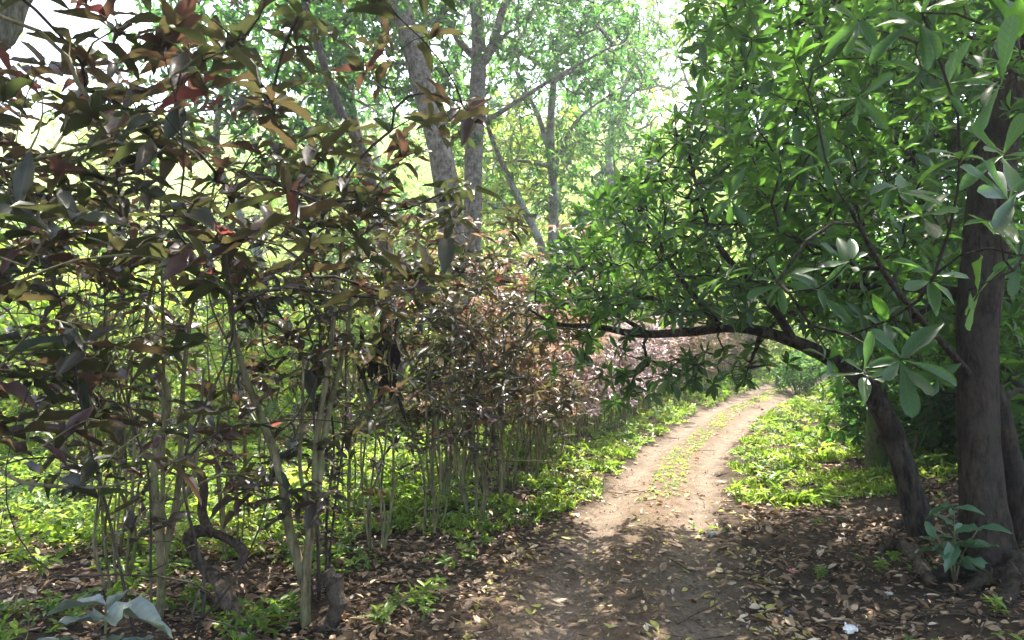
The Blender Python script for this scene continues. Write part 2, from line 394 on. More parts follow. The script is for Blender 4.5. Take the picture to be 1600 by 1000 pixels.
def pathmat():
    m,t,b=mat('packed earth'); g=geo(t); p=g.outputs['Position']
    a=t.nodes.new('ShaderNodeAttribute'); a.attribute_name='rnd'      # 1 in the wheel ruts, 0 between them
    n1=noise(t,2.2,6,p,.6); n2=noise(t,45,8,p,.7); n3=noise(t,7,5,p,.6)
    rut=ramp(t,[(.3,(.10,.074,.054)),(.7,(.21,.160,.122))],n3)
    mid=ramp(t,[(.3,(.07,.045,.028)),(.7,(.15,.10,.065))],n3)
    c=mixc(t,a.outputs['Fac'],mid,rut)
    c=mixc(t,.7,c,ramp(t,[(.38,(.42,.40,.38)),(.62,(1.4,1.36,1.3))],n2),'MULTIPLY')
    c=mixc(t,ramp(t,[(.5,(0,0,0)),(.72,(.45,.45,.45))],n1),c,(.075,.068,.03))
    e=t.nodes.new('ShaderNodeAttribute'); e.attribute_name='leafuv'; se=t.nodes.new('ShaderNodeSeparateXYZ'); t.links.new(e.outputs['Vector'],se.inputs[0])
    ea=t.nodes.new('ShaderNodeMath'); ea.operation='MULTIPLY_ADD'; t.links.new(noise(t,5,7,p,.7),ea.inputs[0]); ea.inputs[1].default_value=1.1; t.links.new(se.outputs[0],ea.inputs[2])
    c=mixc(t,ramp(t,[(0,(0,0,0)),(.5,(0,0,0)),(1,(1,1,1))],_sub(t,ea.outputs[0],.72)),c,mixc(t,n2,(.02,.014,.009),(.085,.058,.037)))
    t.links.new(c,b.inputs['Base Color']); b.inputs['Roughness'].default_value=.92; b.inputs['Specular IOR Level'].default_value=.25
    bp=t.nodes.new('ShaderNodeBump'); bp.inputs['Strength'].default_value=.7; bp.inputs['Distance'].default_value=.03
    ad=t.nodes.new('ShaderNodeMath'); ad.operation='ADD'; t.links.new(n2,ad.inputs[0]); t.links.new(n3,ad.inputs[1])
    t.links.new(ad.outputs[0],bp.inputs['Height']); t.links.new(bp.outputs[0],b.inputs['Normal']); return m
M['soil']=soilmat(); M['path']=pathmat()

# ------------------------------------------------------------------ ground and path
def ground():
    xs=np.concatenate([-np.geomspace(300,9,22), np.arange(-8.8,9,.11), np.geomspace(9,300,22)])
    ys=np.concatenate([-np.geomspace(200,3,12), np.arange(-2.8,26,.13), np.geomspace(26.2,400,34)])
    X,Y=np.meshgrid(xs,ys); Z=H(X,Y)
    d,_=pathco(X,Y); d=d.reshape(X.shape)
    Z=Z-.02*(np.abs(d)<.55)       # lies under the path sheet
    mb=MB(); V=np.stack([X,Y,Z],-1).reshape(-1,3); nx=len(xs); ny=len(ys)
    i,j=np.meshgrid(np.arange(nx-1),np.arange(ny-1)); a=(j*nx+i).ravel()
    mb.add(V,np.stack([a,a+1,a+1+nx,a+nx],1)); tag(mb.build('ground',M['soil']),kind='structure')
    # path sheet
    m=len(PL)*3; S=np.stack([np.interp(np.linspace(0,len(PL)-1,m),np.arange(len(PL)),PL[:,k]) for k in (0,1)],1)
    N=nrm(np.stack([np.gradient(S[:,1]),-np.gradient(S[:,0])],1))
    u=np.linspace(-1,1,25); rng=np.random.default_rng(3)
    hw=np.interp(S[:,1],[0,4,5.2,6.5,9,30],[1.15,1.05,.9,.68,.6,.62])
    arc=np.cumsum(np.r_[0,np.linalg.norm(np.diff(S,axis=0),axis=1)])
    eL=hw*(1+.10*np.sin(arc*3.1)+.08*np.sin(arc*7.7+1)+.05*rng.normal(size=m)); eR=hw*(1+.10*np.sin(arc*2.7+2)+.08*np.sin(arc*6.9)+.05*rng.normal(size=m))
    off=np.where(u[None]<0,u[None]*eL[:,None],u[None]*eR[:,None])
    X=S[:,None,0]+N[:,None,0]*off; Y=S[:,None,1]+N[:,None,1]*off
    Z=H(X,Y)+.006-.014*np.abs(u[None])**6
    A=np.exp(-((np.abs(off)-.40)/.2)**2)
    mb=MB(); V=np.stack([X,Y,Z],-1).reshape(-1,3); n=len(u)
    i,j=np.meshgrid(np.arange(n-1),np.arange(m-1)); a=(j*n+i).ravel()
    mb.add(V,np.stack([a,a+1,a+1+n,a+n],1),A.ravel(),np.stack([np.broadcast_to(np.abs(u)[None],A.shape).ravel(),0*A.ravel()],1)); tag(mb.build('path',M['path']),kind='structure')
ground()

# ------------------------------------------------------------------ ground litter and weeds (nobody could count them)
def fan(rng, n, y0, y1, power=1.6, margin=1.12, xr=None):
    """points over the visible ground, denser near the camera; world space"""
    y=y0+(y1-y0)*rng.random(n)**power
    x=(rng.random(n)*2-1)*(y*.68*margin+.6)
    return x,y
def litter():
    rng=np.random.default_rng(5); mb=MB()
    x,y=fan(rng,125000,2.4,17,1.5)
    d,_=pathco(x,y)
    dens=np.where(np.abs(d)<.75, .21+.14*(np.abs(d)>.5)-.04*((np.abs(np.abs(d)-.4)<.15)), .75)
    dens=dens*(.55+.6*(wav(x,y,1.6,3)>-.1))*(.45+.75*ss(-.25,.3,wav(x,y,5.1,7)))
    dens=np.where(np.abs(d)<.75, dens*np.interp(y,[0,6,7,9],[1,1,.5,.3]), dens*np.interp(y,[0,6.5,8,17],[1,1,.45,.3]))
    dens=np.where((x<-.6)&(y>6), .35, dens)
    k=rng.random(len(x))<dens; x,y,d=x[k],y[k],d[k]; n=len(x); z=H(x,y)
    ph=rng.uniform(0,2*pi,n); D=np.stack([np.cos(ph),np.sin(ph),rng.normal(0,.22,n)],1)
    U=np.array((0,0,1.))+rng.normal(0,.38,(n,3)); U[:,2]=np.abs(U[:,2])+.3
    L=(.014+.066*rng.random(n)**1.8)*np.interp(y,[3,10],[1,1.3]); W=L*rng.uniform(.35,.7,n)
    a=np.clip(rng.beta(2.0,1.7,n)+.2*(np.abs(d)<.9),0,1)
    tp=blade(m4,[.05,.8,.8,.04],.6,-.3); tp2=blade(m4,[.05,.85,.7,.04],-.5,.35)
    s=rng.random(n)<.5
    P=np.stack([x,y,z+.012+rng.random(n)*.018],1)
    for q,tt in ((s,tp),(~s,tp2)): leaves(mb,tt,P[q],D[q],U[q],L[q],W[q],a[q])
    tag(mb.build('leaf_litter',M['litter']),'dry brown and tan fallen leaves strewn over the soil and path','leaf litter',kind='stuff')
    mb=MB(); n=2600; x,y=fan(rng,n,2.4,13,1.3); d,_=pathco(x,y); k=(np.abs(d)>.8)|(rng.random(n)<.12); x,y=x[k],y[k]; n=len(x)
    ph=rng.uniform(0,2*pi,n); L=rng.uniform(.06,.45,n)
    a=np.stack([x,y,H(x,y)+.012],1); b=a+np.stack([np.cos(ph)*L,np.sin(ph)*L,0*L],1); b[:,2]=H(b[:,0],b[:,1])+rng.uniform(.01,.06,n)
    mid=(a+b)/2+rng.normal(0,.08,(n,3))*L[:,None]*np.array((1,1,.3)); mid[:,2]=np.maximum(mid[:,2],H(mid[:,0],mid[:,1])+.008)
    r=rng.uniform(.0015,.006,n)
    frusta(mb,a,mid,r,r*.8,5); frusta(mb,mid,b,r*.8,r*.4,5)
    tag(mb.build('fallen_twigs_litter',M['dead_wood']),'thin dry twigs scattered among the fallen leaves','twig litter',kind='stuff')
litter()
def grit():
    rng=np.random.default_rng(15); mb=MB(); n=26000; x,y=fan(rng,n,2.4,12,1.4); d,_=pathco(x,y); k=(np.abs(d)<1.5)|(rng.random(n)<.35); k&=wav(x,y,4.7,3)>-.45
    x,y=x[k],y[k]; n=len(x); r_=.003+.014*rng.random(n)**3.2
    oc=np.array([(1,0,0),(0,1,0),(-1,0,0),(0,-1,0),(0,0,.8),(0,0,-.5)],float); f=np.array([(0,1,4),(1,2,4),(2,3,4),(3,0,4)])
    V=np.stack([x,y,H(x,y)+.006],1)[:,None]+oc[None]*r_[:,None,None]*(1+.5*rng.normal(size=(n,6,3))*.6)
    F=f[None]+(np.arange(n)*6)[:,None,None]; mb.add(V.reshape(-1,3),F.reshape(-1,3),np.repeat(rng.random(n),6))
    tag(mb.build('soil_crumbs',M['crumb'],smooth=False),'small crumbs of earth and grit on the path and its edges','grit',kind='stuff')
grit()

def weeds():
    rng=np.random.default_rng(8); mb=MB(); 
    def batch(x,y,scale,amin,amax,lay,tpl,hmax):
        n=len(x); k=6
        z=H(x,y); h=rng.uniform(.02,hmax,n)
        T=np.stack([x,y,z+h],1); A=np.array((0,0,1.))+rng.normal(0,.3,(n,3))
        ev=np.clip(rng.uniform(amin,amax,n)*.7+.45*(wav(x,y,2.6,9)+.25),0,1)
        rosettes(mb,tpl,T,A,k,rng,scale*rng.uniform(.6,1.3,n),scale*rng.uniform(.35,.6,n),.3,.3,.4,ev)
    # sunlit verge strips beside the path
    n=62000; x=rng.uniform(-6,12,n); y=rng.uniform(5.6,22,n); d,_=pathco(x,y)
    hw=.6+.12*wav(x,y,3.1)
    edge=np.interp(y,[5.5,6.6,7.5],[1.5,.35,0.])     # bare soil near, weeds further on
    left=(d<-(hw+edge*.5))&(d>-2.6)&(y>6.1); right=(d>hw+.06+edge*.6)&(d<3.8)&(y>6.7)
    mid=(np.abs(d)<.17+.05*wav(x,y,2.2))&(y>7.3)&(rng.random(n)<.75)
    patch=(wav(x,y,2.9,4)+.5*wav(x,y,8.3,1)>-.22)
    k=(left&patch)|(right&patch)|mid
    k&=rng.random(n)<np.interp(y,[6,12,22],[1,.9,.8]) 
    hm=k&~mid; q1=hm&(np.arange(n)%5!=0); q2=hm&(np.arange(n)%5==0)
    batch(x[q1],y[q1],.050,.2,1.0,0,LO,.07); batch(x[q2],y[q2],.085,.1,.9,0,LO,.13)
    batch(x[mid],y[mid],.035,.2,.8,0,LO,.03)
    def grass(x,y,hh,av):
        n=len(x)
        for q in range(5):
            P=np.stack([x,y,H(x,y)],1)+rng.normal(0,.02,(n,3))*np.array((1,1,0)); D=np.stack([rng.normal(0,.45,n),rng.normal(0,.45,n),np.ones(n)],1)
            leaves(mb,MID_ELL[1],P,D,rng.normal(size=(n,3)),hh*rng.uniform(.5,1.3,n),rng.uniform(.005,.011,n),np.clip(av+rng.normal(0,.2,n),0,1))
    kk=np.nonzero(k&~mid&(wav(x,y,3.3,12)>.1))[0][:6500]; grass(x[kk],y[kk],.11,.45)
    kb=np.nonzero(k&~mid&(wav(x,y,1.4,15)>.25))[0]; kb=kb[rng.random(len(kb))<.1]; batch(x[kb],y[kb],.12,.0,.45,0,LO,.2)
    # understorey beyond the hedge, bright
    n=32000; y=5.5+22*rng.random(n)**1.3; x=-rng.random(n)*(y*.72+1)+.2; d,_=pathco(x,y)
    k=(d<-2.4)&(wav(x,y,1.3,1)>-.5)&(rng.random(n)<np.interp(y,[5.5,7.5,9.5],[.22,.45,1]))
    batch(x[k],y[k],.09,.3,1.,0,LO,.3)
    # sparse seedlings on the shaded floor near the hedge
    n=5200; y=2.6+5*rng.random(n); x=-rng.random(n)*(y*.72+.4)-.1; d,_=pathco(x,y); k=(d<-1.1)&(wav(x,y,3.4,2)>.18)
    batch(x[k],y[k],.06,.0,.8,0,LO,.10)
    n=900; y=3+4*rng.random(n); x=1.5+rng.random(n)*4; k=wav(x,y,2.4,2)>.35
    batch(x[k],y[k],.045,.0,.6,0,LO,.06)
    tag(mb.build('ground_cover',M['weed_leaf']),'low yellow-green weeds covering the verges and forest floor','ground cover',kind='stuff')
weeds()

# ------------------------------------------------------------------ purple leaved hedge shrubs
ORD=['first','second','third','fourth','fifth','sixth','seventh','eighth','ninth','tenth','eleventh','twelfth','thirteenth','fourteenth','fifteenth','sixteenth','seventeenth','eighteenth','nineteenth','twentieth','twenty-first','twenty-second','twenty-third','twenty-fourth','twenty-fifth','twenty-sixth','twenty-seventh','twenty-eighth','twenty-ninth','thirtieth','thirty-first','thirty-second','thirty-third','thirty-fourth','thirty-fifth','thirty-sixth','thirty-seventh','thirty-eighth','thirty-ninth','fortieth','forty-first','forty-second','forty-third','forty-fourth','forty-fifth','forty-sixth','forty-seventh','forty-eighth']
dense=(20,21,22,28,23)
def shrub(seed, loc, label, h=2.6, r=.55, z0=.9, nst=4, tips=85, L=.14, W=.05, leaf='red_leaf', tpl=HI_ELL, k=6, stemr=.0125, lean=(0,0), group=None, stempts=None, stem='stem', whorls=2, knots=(), ends=()):
    rng=np.random.default_rng(seed); root=empty('purple_leaved_shrub',loc,label,'shrub',group)
    if seed<100: tips=int(tips*(.66 if seed not in dense else 1.4)); L*=(.94 if seed in (20,21,28) else .95); W*=(.86 if seed in (20,21,28) else .92); z0=(.62 if seed not in dense else z0); k=5
    wv=Weave(rng,.13); ms=[]
    for i in range(nst):
        a=2*pi*i/nst+rng.uniform(-.5,.5); rr=r*rng.uniform(.15,.75)
        if stempts and i<len(stempts): pts=np.array(stempts[i],float)
        else:
            top=np.array([cos(a)*rr+lean[0],sin(a)*rr+lean[1],h*rng.uniform(.62,.85)])
            b=np.array([cos(a)*.05,sin(a)*.05,-.04])
            pts=np.array([b, b*1.5+top*np.array([.12,.12,.2])+rng.normal(0,.025,3), top*np.array([.3,.3,.4])+rng.normal(0,.05,3), top*np.array([.5,.5,.6])+rng.normal(0,.06,3), top*np.array([.8,.8,.8])+rng.normal(0,.05,3), top])
        mb=MB(); sr=stemr*rng.uniform(.6,1.1)*(.72 if seed<100 and not stempts else .9)
        P,R=tube(mb,pts,[sr*1.3,sr,sr*.75,sr*.35],26,8,.08,rng,knots=knots if i<2 else ())
        ms.append(mb); wv.limb(P,5,mb)
    bare=int(tips*.18) if seed<100 else int(tips*.2); nt_=tips+bare
    T=np.stack([rng.normal(0,1,nt_),rng.normal(0,1,nt_)],1); T=T/np.maximum(1,np.linalg.norm(T,axis=1)/1.25)[:,None]
    zz=z0+(h-z0)*rng.random(nt_)**(1.05 if seed<100 else .85); zz[tips:]=.3+(h*.8-.3)*rng.random(bare)
    wid=r*(.55+.75*np.sin(np.clip((zz-z0*.6)/(h-z0*.6),0.12,1)*pi*.8))
    T=np.stack([T[:,0]*wid+lean[0]*zz/h,T[:,1]*wid+lean[1]*zz/h,zz],1)
    if len(ends): T=np.concatenate([np.array(ends)-np.array(loc),T]); tips+=len(ends)
    wv.grow(T,-.02,1.2)
    wv.wood(.0022,.45,.012,4)
    for mb in ms: mb.build('stem',M[stem],root)
    P,D=wv.tip_arrays(tips); mb=MB(); n=len(P)
    ev=rng.random(n)
    A=nrm(D*.45+np.array((0,0,.9))+rng.normal(0,.15,(n,3)))
    rosettes(mb,tpl,P,A,k,rng,L,W,.22,.18,.24,ev)
    for q in range(1,whorls):
        s=rng.random(n)<.75
        rosettes(mb,tpl,(P-D*.10*q)[s],A[s],2,rng,L*1.1,W*1.1,.1,.25,.2,ev[s])
    mb.build('foliage',M[leaf],root)
    return root
HG='purple-leaved shrubs of the hedge left of the path'
# near shrubs, each its own: (ground pixel or world xy, height, radius, first leaf height, stems, tips, label)
def g2(px,py): p=gp(px,py); return (p[0],p[1],gz(p[0],p[1]))
def wpos(x,y): return (x,y,gz(x,y))
shrub(11,g2(185,930),'tall maroon-leaved shrub at far left with a clump of pale upright stems',3.0,.62,1.1,7,95,.17,.066,group=HG)
shrub(12,g2(250,962),'shrub with one thick straight greenish stem rising just right of the left clump',2.9,.6,1.25,4,80,.18,.068,group=HG,stemr=.024,stempts=[[(0,0,-.05),(.01,0,.5),(.0,.02,1.4),(-.02,0,2.6)],[(.02,0,.3),(.1,0,.75),(.13,.02,1.5),(.3,0,2.5)],[(0,0,.25),(.07,.0,.55),(.17,.05,.8),(.2,.1,1.4)]],knots=(.18,))
b3=g2(478,975)
shrub(13,b3,'shrub with knobbly forked green stems growing beside the cut stump',2.35,.36,1.1,4,80,.15,.058,group=HG,stemr=.026,
      stempts=[[(0,0,-.05),(.0,.0,.28),(.04,.0,.62),(.05,.02,1.0),(.12,.03,1.5),(.2,.05,2.3)],[(0,0,.2),(-.10,.02,.5),(-.12,.0,.68),(-.2,.04,.95),(-.42,.1,1.5),(-.5,.1,2.1)],[(.05,.0,.62),(.1,.05,1.1),(.2,.1,1.6),(.26,.1,2.1)]],knots=(.34,.6))
shrub(14,g2(590,862),'slender shrub right of the cut stump with several thin brown stems',2.55,.5,1.0,6,85,.125,.046,group=HG)
shrub(15,g2(548,808),'shrub with closely bunched stems behind the forked green one',2.6,.48,.95,6,90,.13,.048,group=HG)
shrub(16,g2(672,836),'small shrub nearest the path edge with a single leaning dark stem',2.2,.5,.8,4,85,.12,.045,group=HG)
shrub(17,g2(735,790),'bushy shrub at the start of the sunlit verge with mauve-brown leaves',2.35,.55,.6,6,105,.12,.045,group=HG)
shrub(18,g2(395,835),'open shrub with bare lower stems behind the twisted dead branch',2.6,.65,1.0,6,90,.14,.052,group=HG)
shrub(19,g2(120,815),'shrub far left behind the clump of pale stems, in front of the bright weeds',2.7,.7,1.0,5,90,.15,.056,group=HG)
shrub(20,wpos(-2.35,2.75),'nearest shrub at the left edge with very large dark drooping leaves',3.1,.75,1.2,3,85,.20,.080,group=HG,k=6,stemr=.012,
      stempts=[[(0,0,-.05),(-.1,-.1,.9),*[tuple(np.array(at(*q))-np.array(wpos(-2.35,2.75))) for q in ((-190,345,2.6),(0,266,2.6),(130,232,2.6),(200,208,2.6),(300,175,2.62),(392,170,2.7))]]],
      ends=[at(430,150,2.75),at(320,130,2.6),at(150,170,2.55),at(60,330,2.7),at(30,380,2.5),at(250,60,2.7),at(110,60,2.6)])
shrub(21,wpos(-1.55,3.45),'tall thin shrub whose dark crown fills the upper left',3.3,.85,1.75,3,130,.18,.07,group=HG,k=6,stem='dark_stem',stemr=.010)
shrub(22,wpos(-3.3,4.1),'shrub at the left edge behind the nearest one',3.1,.7,1.0,5,90,.17,.065,group=HG)
shrub(23,wpos(-1.15,4.7),'tall shrub with a dense brown crown rising beside the pale trunk',2.9,.30,1.4,4,60,.14,.05,group=HG,stem='dark_stem')
shrub(24,wpos(-2.0,5.5),'shrub in the middle of the near thicket with arching twigs',2.8,.65,1.1,5,95,.14,.053,group=HG)
shrub(27,wpos(-2.9,5.6),'leggy shrub between the left clump and the open shrub',2.9,.65,1.1,5,90,.15,.055,group=HG)
shrub(28,wpos(-2.7,3.4),'shrub with ragged leaves crossing over the pale stems at left',2.9,.6,1.4,3,80,.18,.07,group=HG,stemr=.009,
      stempts=[[(0,0,-.05),(-.15,-.3,.45),*[tuple(np.array(at(*q))-np.array(wpos(-2.7,3.4))) for q in ((-80,735,2.75),(40,755,2.6),(150,762,2.5),(240,745,2.5))]]],
      ends=[at(268,722,2.5),at(160,730,2.55),at(60,640,2.7),at(300,640,2.9)])
# hedge line: three source shrubs, then copies
hp=[]
for off,y0,stp,jx in ((-1.5,6.6,.50,.12),(-2.1,7.3,.62,.18)):
    acc=0; last=None
    for i in range(len(PL)-1):
        p=PL[i]+PN[i]*off
        if p[1]<y0 or p[1]>23: continue
        if last is None or np.linalg.norm(p-last)>=stp: hp.append((p[0],p[1],off)); last=p
hp.sort(key=lambda t:t[1])
rng=np.random.default_rng(77); src={}
for i,(x,y,off) in enumerate(hp):
    x+=rng.normal(0,.09); y+=rng.normal(0,.09)
    zone='red_leaf' if y<7.6 else ('copper_leaf' if y<9.4 or (y<11 and rng.random()<.4) else ('mauve_sheen_leaf' if y<16.5 else 'copper_leaf'))
    look={'red_leaf':'dark olive-maroon','copper_leaf':'coppery brown','mauve_sheen_leaf':'mauve-sheened purple'}[zone]
    if y>=16.5: look='dusky brown'
    sc=float(np.interp(y,[6.5,9,12,15,22],[1.10,.92,.74,.66,.66]))*rng.uniform(.78,1.18)
    row='path-side' if off>-1.8 else 'rear'
    o_=ORD[sum(1 for q in hp[:i] if q[2]==off)]
    lab=f'{look} shrub, {o_} in the {row} row of the hedge past the near thicket'
    key=(zone,int(rng.integers(0,3)))
    if key not in src:
        src[key]=shrub(200+len(src),wpos(x,y),lab,2.4,.5,.6,6,70,.14 if zone=='red_leaf' else .125,.052,leaf=zone,tpl=MID_ELL,k=7,stemr=.013,group=HG,whorls=3)
        src[key].scale=(sc,sc,sc)
    else: copy_tree(src[key],wpos(x,y),rng.uniform(0,6.28),sc,lab,HG)

# ------------------------------------------------------------------ trees
def tree(name, label, cat, loc, trunks, crown, leaf, bark, seed, tpl=LO, tips=260, L=.16, W=.07, k=9, elev=.3, limbs=(), step=.35, r0=.006, rmax=.12, group=None, spread=.0, extra=0, tk=14, tn=44, flute=.35, rough=.05, droop=.2, tipset=None, up=.6, fine=0.):
    """trunks: list of (pts, radii) in world coordinates; crown: list of ellipsoids (n, centre, radii)"""
    rng=np.random.default_rng(seed); loc=np.asarray(loc,float)
    root=empty(name,loc,label,cat,group); wv=Weave(rng,step); ms=[]
    for i,(pts,rad) in enumerate(trunks):
        mb=MB(); P,R=tube(mb,pts,rad,tn,tk,rough,rng,flute if i==0 else 0); ms.append(('trunk',mb)); wv.limb(P,int(len(P)*.35),mb)
    for pts,rad in limbs:
        mb=MB(); P,R=tube(mb,pts,rad,30,9,rough,rng); ms.append(('limb',mb)); wv.limb(P,6,mb)
    T=np.concatenate([ellip(rng,n,c,r) for n,c,r in crown]+([np.asarray(tipset)] if tipset is not None else []))
    wv.grow(T,0,up); wv.wood(r0,.42,rmax,4)
    for nm,mb in ms: mb.build(nm,M[bark],root,origin=loc)
    P,D=wv.tip_arrays(); mb=MB(); n=len(P); ev=rng.random(n)
    A=nrm(D*.8+np.array((0,0,.5))+rng.normal(0,.3,(n,3)))
    nr=np.linalg.norm(P-np.array((0,0,CAMZ)),axis=1)<fine
    rosettes(mb,tpl,P[~nr],A[~nr],k,rng,L,W,elev,droop,.35,ev[~nr])
    if nr.any(): rosettes(mb,HI_OBO,P[nr],nrm(A[nr]+np.array((0,-.5,.2))),k,rng,L*1.12,W*1.12,elev-.1,droop,.3,ev[nr])
    for q in range(extra):
        Q=P+rng.normal(0,1,(n,3))*spread*np.array((1,1,.6)); rosettes(mb,tpl,Q,nrm(A+rng.normal(0,.5,(n,3))),k,rng,L,W,elev,droop,.4,np.clip(ev+rng.normal(0,.15,n),0,1))
    mb.build('crown',M[leaf],root,origin=loc)
    return root

def vp(n,rng,poly,y0,y1):
    """tips inside a crown outline given as measured image points, spread over real depth y0..y1"""
    poly=np.array(poly,float); out=[]
    while len(out)<n:
        q=rng.uniform(poly.min(0),poly.max(0)); c=False; j=len(poly)-1
        for i in range(len(poly)):
            if (poly[i,1]>q[1])!=(poly[j,1]>q[1]) and q[0]<(poly[j,0]-poly[i,0])*(q[1]-poly[i,1])/(poly[j,1]-poly[i,1])+poly[i,0]: c=not c
            j=i
        if c: out.append(at(q[0],q[1],rng.uniform(y0,y1)))
    return np.array(out)

# big tree right: base near (1535,870)
bb=gp(1540,868); bb[2]=gz(bb[0],bb[1]); Yb=bb[1]
trA=[at(1545,880,Yb),at(1536,780,Yb),at(1528,640,Yb),at(1528,520,Yb),at(1538,400,Yb),at(1552,250,Yb-.05),at(1585,80,Yb-.15),at(1630,-120,Yb-.2),at(1650,-400,Yb-.1)]
trB=[at(1592,872,Yb+.05),at(1588,760,Yb+.02),at(1568,660,Yb),at(1552,600,Yb)]
limbA=[at(1525,600,Yb),at(1490,555,Yb-.15),at(1440,500,Yb-.4),at(1385,430,Yb-.9),at(1330,330,Yb-1.2)]
limbB=[at(1560,150,Yb),at(1500,90,Yb+.4),at(1400,20,Yb+.8),at(1300,-40,Yb+1),at(1150,-120,Yb+1),at(950,-300,Yb+.8)]
limbC=[at(1600,30,Yb),at(1500,-150,Yb-1),at(1200,-420,Yb-1.5),(-.5,2.5,5.6),(-2.5,3,6.2)]
limbD=[at(1545,470,Yb),at(1440,450,Yb+.3),at(1300,447,Yb+.8),at(1150,452,Yb+1.2)]
rng=np.random.default_rng(5)
near=np.array([at(1560,125,2.1),at(1410,560,2.3),at(1400,290,2.6),at(1340,150,3.),at(1510,455,2.6),at(1330,405,3.),at(1280,450,3.3),at(1140,310,4.),at(1590,300,2.2),at(1560,350,2.5),at(1440,20,2.3),at(1340,30,3.),at(1215,440,3.6),at(1130,430,3.9),at(1500,240,2.9),at(1590,60,2.2),at(1350,580,2.9),at(1570,240,2.6),at(1440,330,2.9),at(1460,430,3.1),at(1390,500,3.3),at(1240,90,3.6),at(1290,250,3.6),at(1100,70,4.2),at(1370,90,3.1),at(1480,130,2.7),at(1600,400,2.6),at(1300,560,3.6)])
over=np.stack([rng.uniform(-5.5,5,7600),rng.uniform(-3,9.2,7600),rng.uniform(5.2,7.6,7600)],1)  # unseen overhead part of the crown, spread and trimmed to shade the foreground
over=over[(over[:,0]>-1.3)|(rng.random(len(over))<.8)]
over=over[((wav(over[:,0],over[:,1],1.1,5)>-.85)|(over[:,0]>-.8))&(over[:,1]<6.1+.53*over[:,2]-.4*np.maximum(-over[:,0]-1,0))&((over[:,2]-1.6)/np.maximum(over[:,1],.1)>.47)]
mass=vp(1500,np.random.default_rng(66),[(1060,-40),(1090,160),(1150,260),(1230,420),(1300,520),(1420,600),(1620,640),(1640,-60)],4.2,8.5)
pxm=800+1200*mass[:,0]/mass[:,1]; pym=520-1200*(mass[:,2]-1.6)/mass[:,1]
mass=mass[~((pxm>1470)&(pym>170)&(mass[:,1]<Yb+.3))]      # the trunk stands clear of its own leaves on this side
over=np.concatenate([over,near,mass])
bigt=tree('broadleaf_tree','large dark-trunked tree at the right edge with a second stem fused to it','tree',bb,
    [(trA,[.155,.125,.115,.118,.125,.13,.12,.10,.07]),(trB,[.075,.065,.06,.045])],
    [(60,(3.0,5.2,4.3),(1.9,1.9,1.2)),(60,(4.8,4.6,3.8),(1.8,1.6,1.4))],
    'glossy_leaf','bark_big',31,tpl=MID_OBO,L=.148,W=.058,k=9,limbs=[(limbA,[.032,.024,.019,.015,.01]),(limbB,[.02,.02,.018,.015,.012,.01]),(limbC,[.08,.07,.05,.035,.02]),(limbD,[.05,.035,.025,.015])],
    step=.22,r0=.0026,rmax=.022,tipset=over,elev=.35,fine=4.4)
# arching tree: base (1440,835)
ba=gp(1438,835); ba[2]=gz(ba[0],ba[1]); Ya=ba[1]
arch=[at(1445,850,Ya),at(1422,770,Ya),at(1392,670,Ya),at(1352,600,Ya-.05),at(1300,562,Ya-.1),at(1230,530,Ya-.1),at(1150,512,Ya),at(1080,518,Ya+.1),at(1000,522,Ya+.2),at(930,510,Ya+.3),at(868,506,Ya+.4),at(825,482,Ya+.4)]
fork1=[at(1345,596,Ya),at(1362,520,Ya+.1),at(1370,430,Ya+.2),at(1330,300,Ya+.3),at(1260,180,Ya+.4)]
fork2=[at(1130,514,Ya),at(1090,470,Ya),at(1040,400,Ya+.2),at(1000,330,Ya+.5)]
fork3=[at(1240,532,Ya-.1),at(1200,470,Ya-.2),at(1120,380,Ya-.2),at(1080,260,Ya)]
fork4=[at(1010,520,Ya+.2),at(950,480,Ya+.4),at(900,430,Ya+.6)]
hang=np.array([at(px,py,Ya+dy) for px,py,dy in ((905,560,.2),(940,575,.3),(965,545,.1),(990,590,.2),(1015,610,.1),(1045,590,.2),(1060,560,0),(1085,575,.1),(1100,550,.2),(1130,545,0),(1165,560,.3),(925,530,.4),(1150,600,.8),(1175,590,.9),(1200,570,.6),(1140,580,.5),(870,480,.4),(840,470,.4),(855,500,.3),(1010,560,.2),(980,620,.15),(1075,600,.1),(955,590,.2),(890,540,.4))])
rv=np.random.default_rng(55)
hj=np.repeat(hang,2,axis=0); hj=hj+np.random.default_rng(8).normal(0,1,hj.shape)*np.array((.12,.3,.07))
tA=np.concatenate([hang,hj,vp(720,rv,[(815,450),(870,380),(900,330),(980,270),(1060,150),(1150,180),(1260,330),(1300,520),(1180,505),(1060,505),(900,500)],Ya-.8,Ya+1.9)])
tree('arching_tree','slender dark tree leaning over the path with its trunk arched low to the left','tree',ba,
    [(arch,[.095,.078,.07,.066,.056,.047,.04,.034,.027,.021,.014,.008])],[(10,(3,6.5,3.2),(1,1,.6))],'glossy_leaf','bark_arch',41,tpl=MID_OBO,L=.12,W=.048,k=8,
    limbs=[(fork1,[.022,.018,.015,.012,.008]),(fork2,[.028,.022,.016,.01]),(fork3,[.035,.028,.02,.01]),(fork4,[.02,.014,.008])],step=.16,r0=.003,rmax=.02,tipset=tA,flute=.25,rough=.07,tn=60)

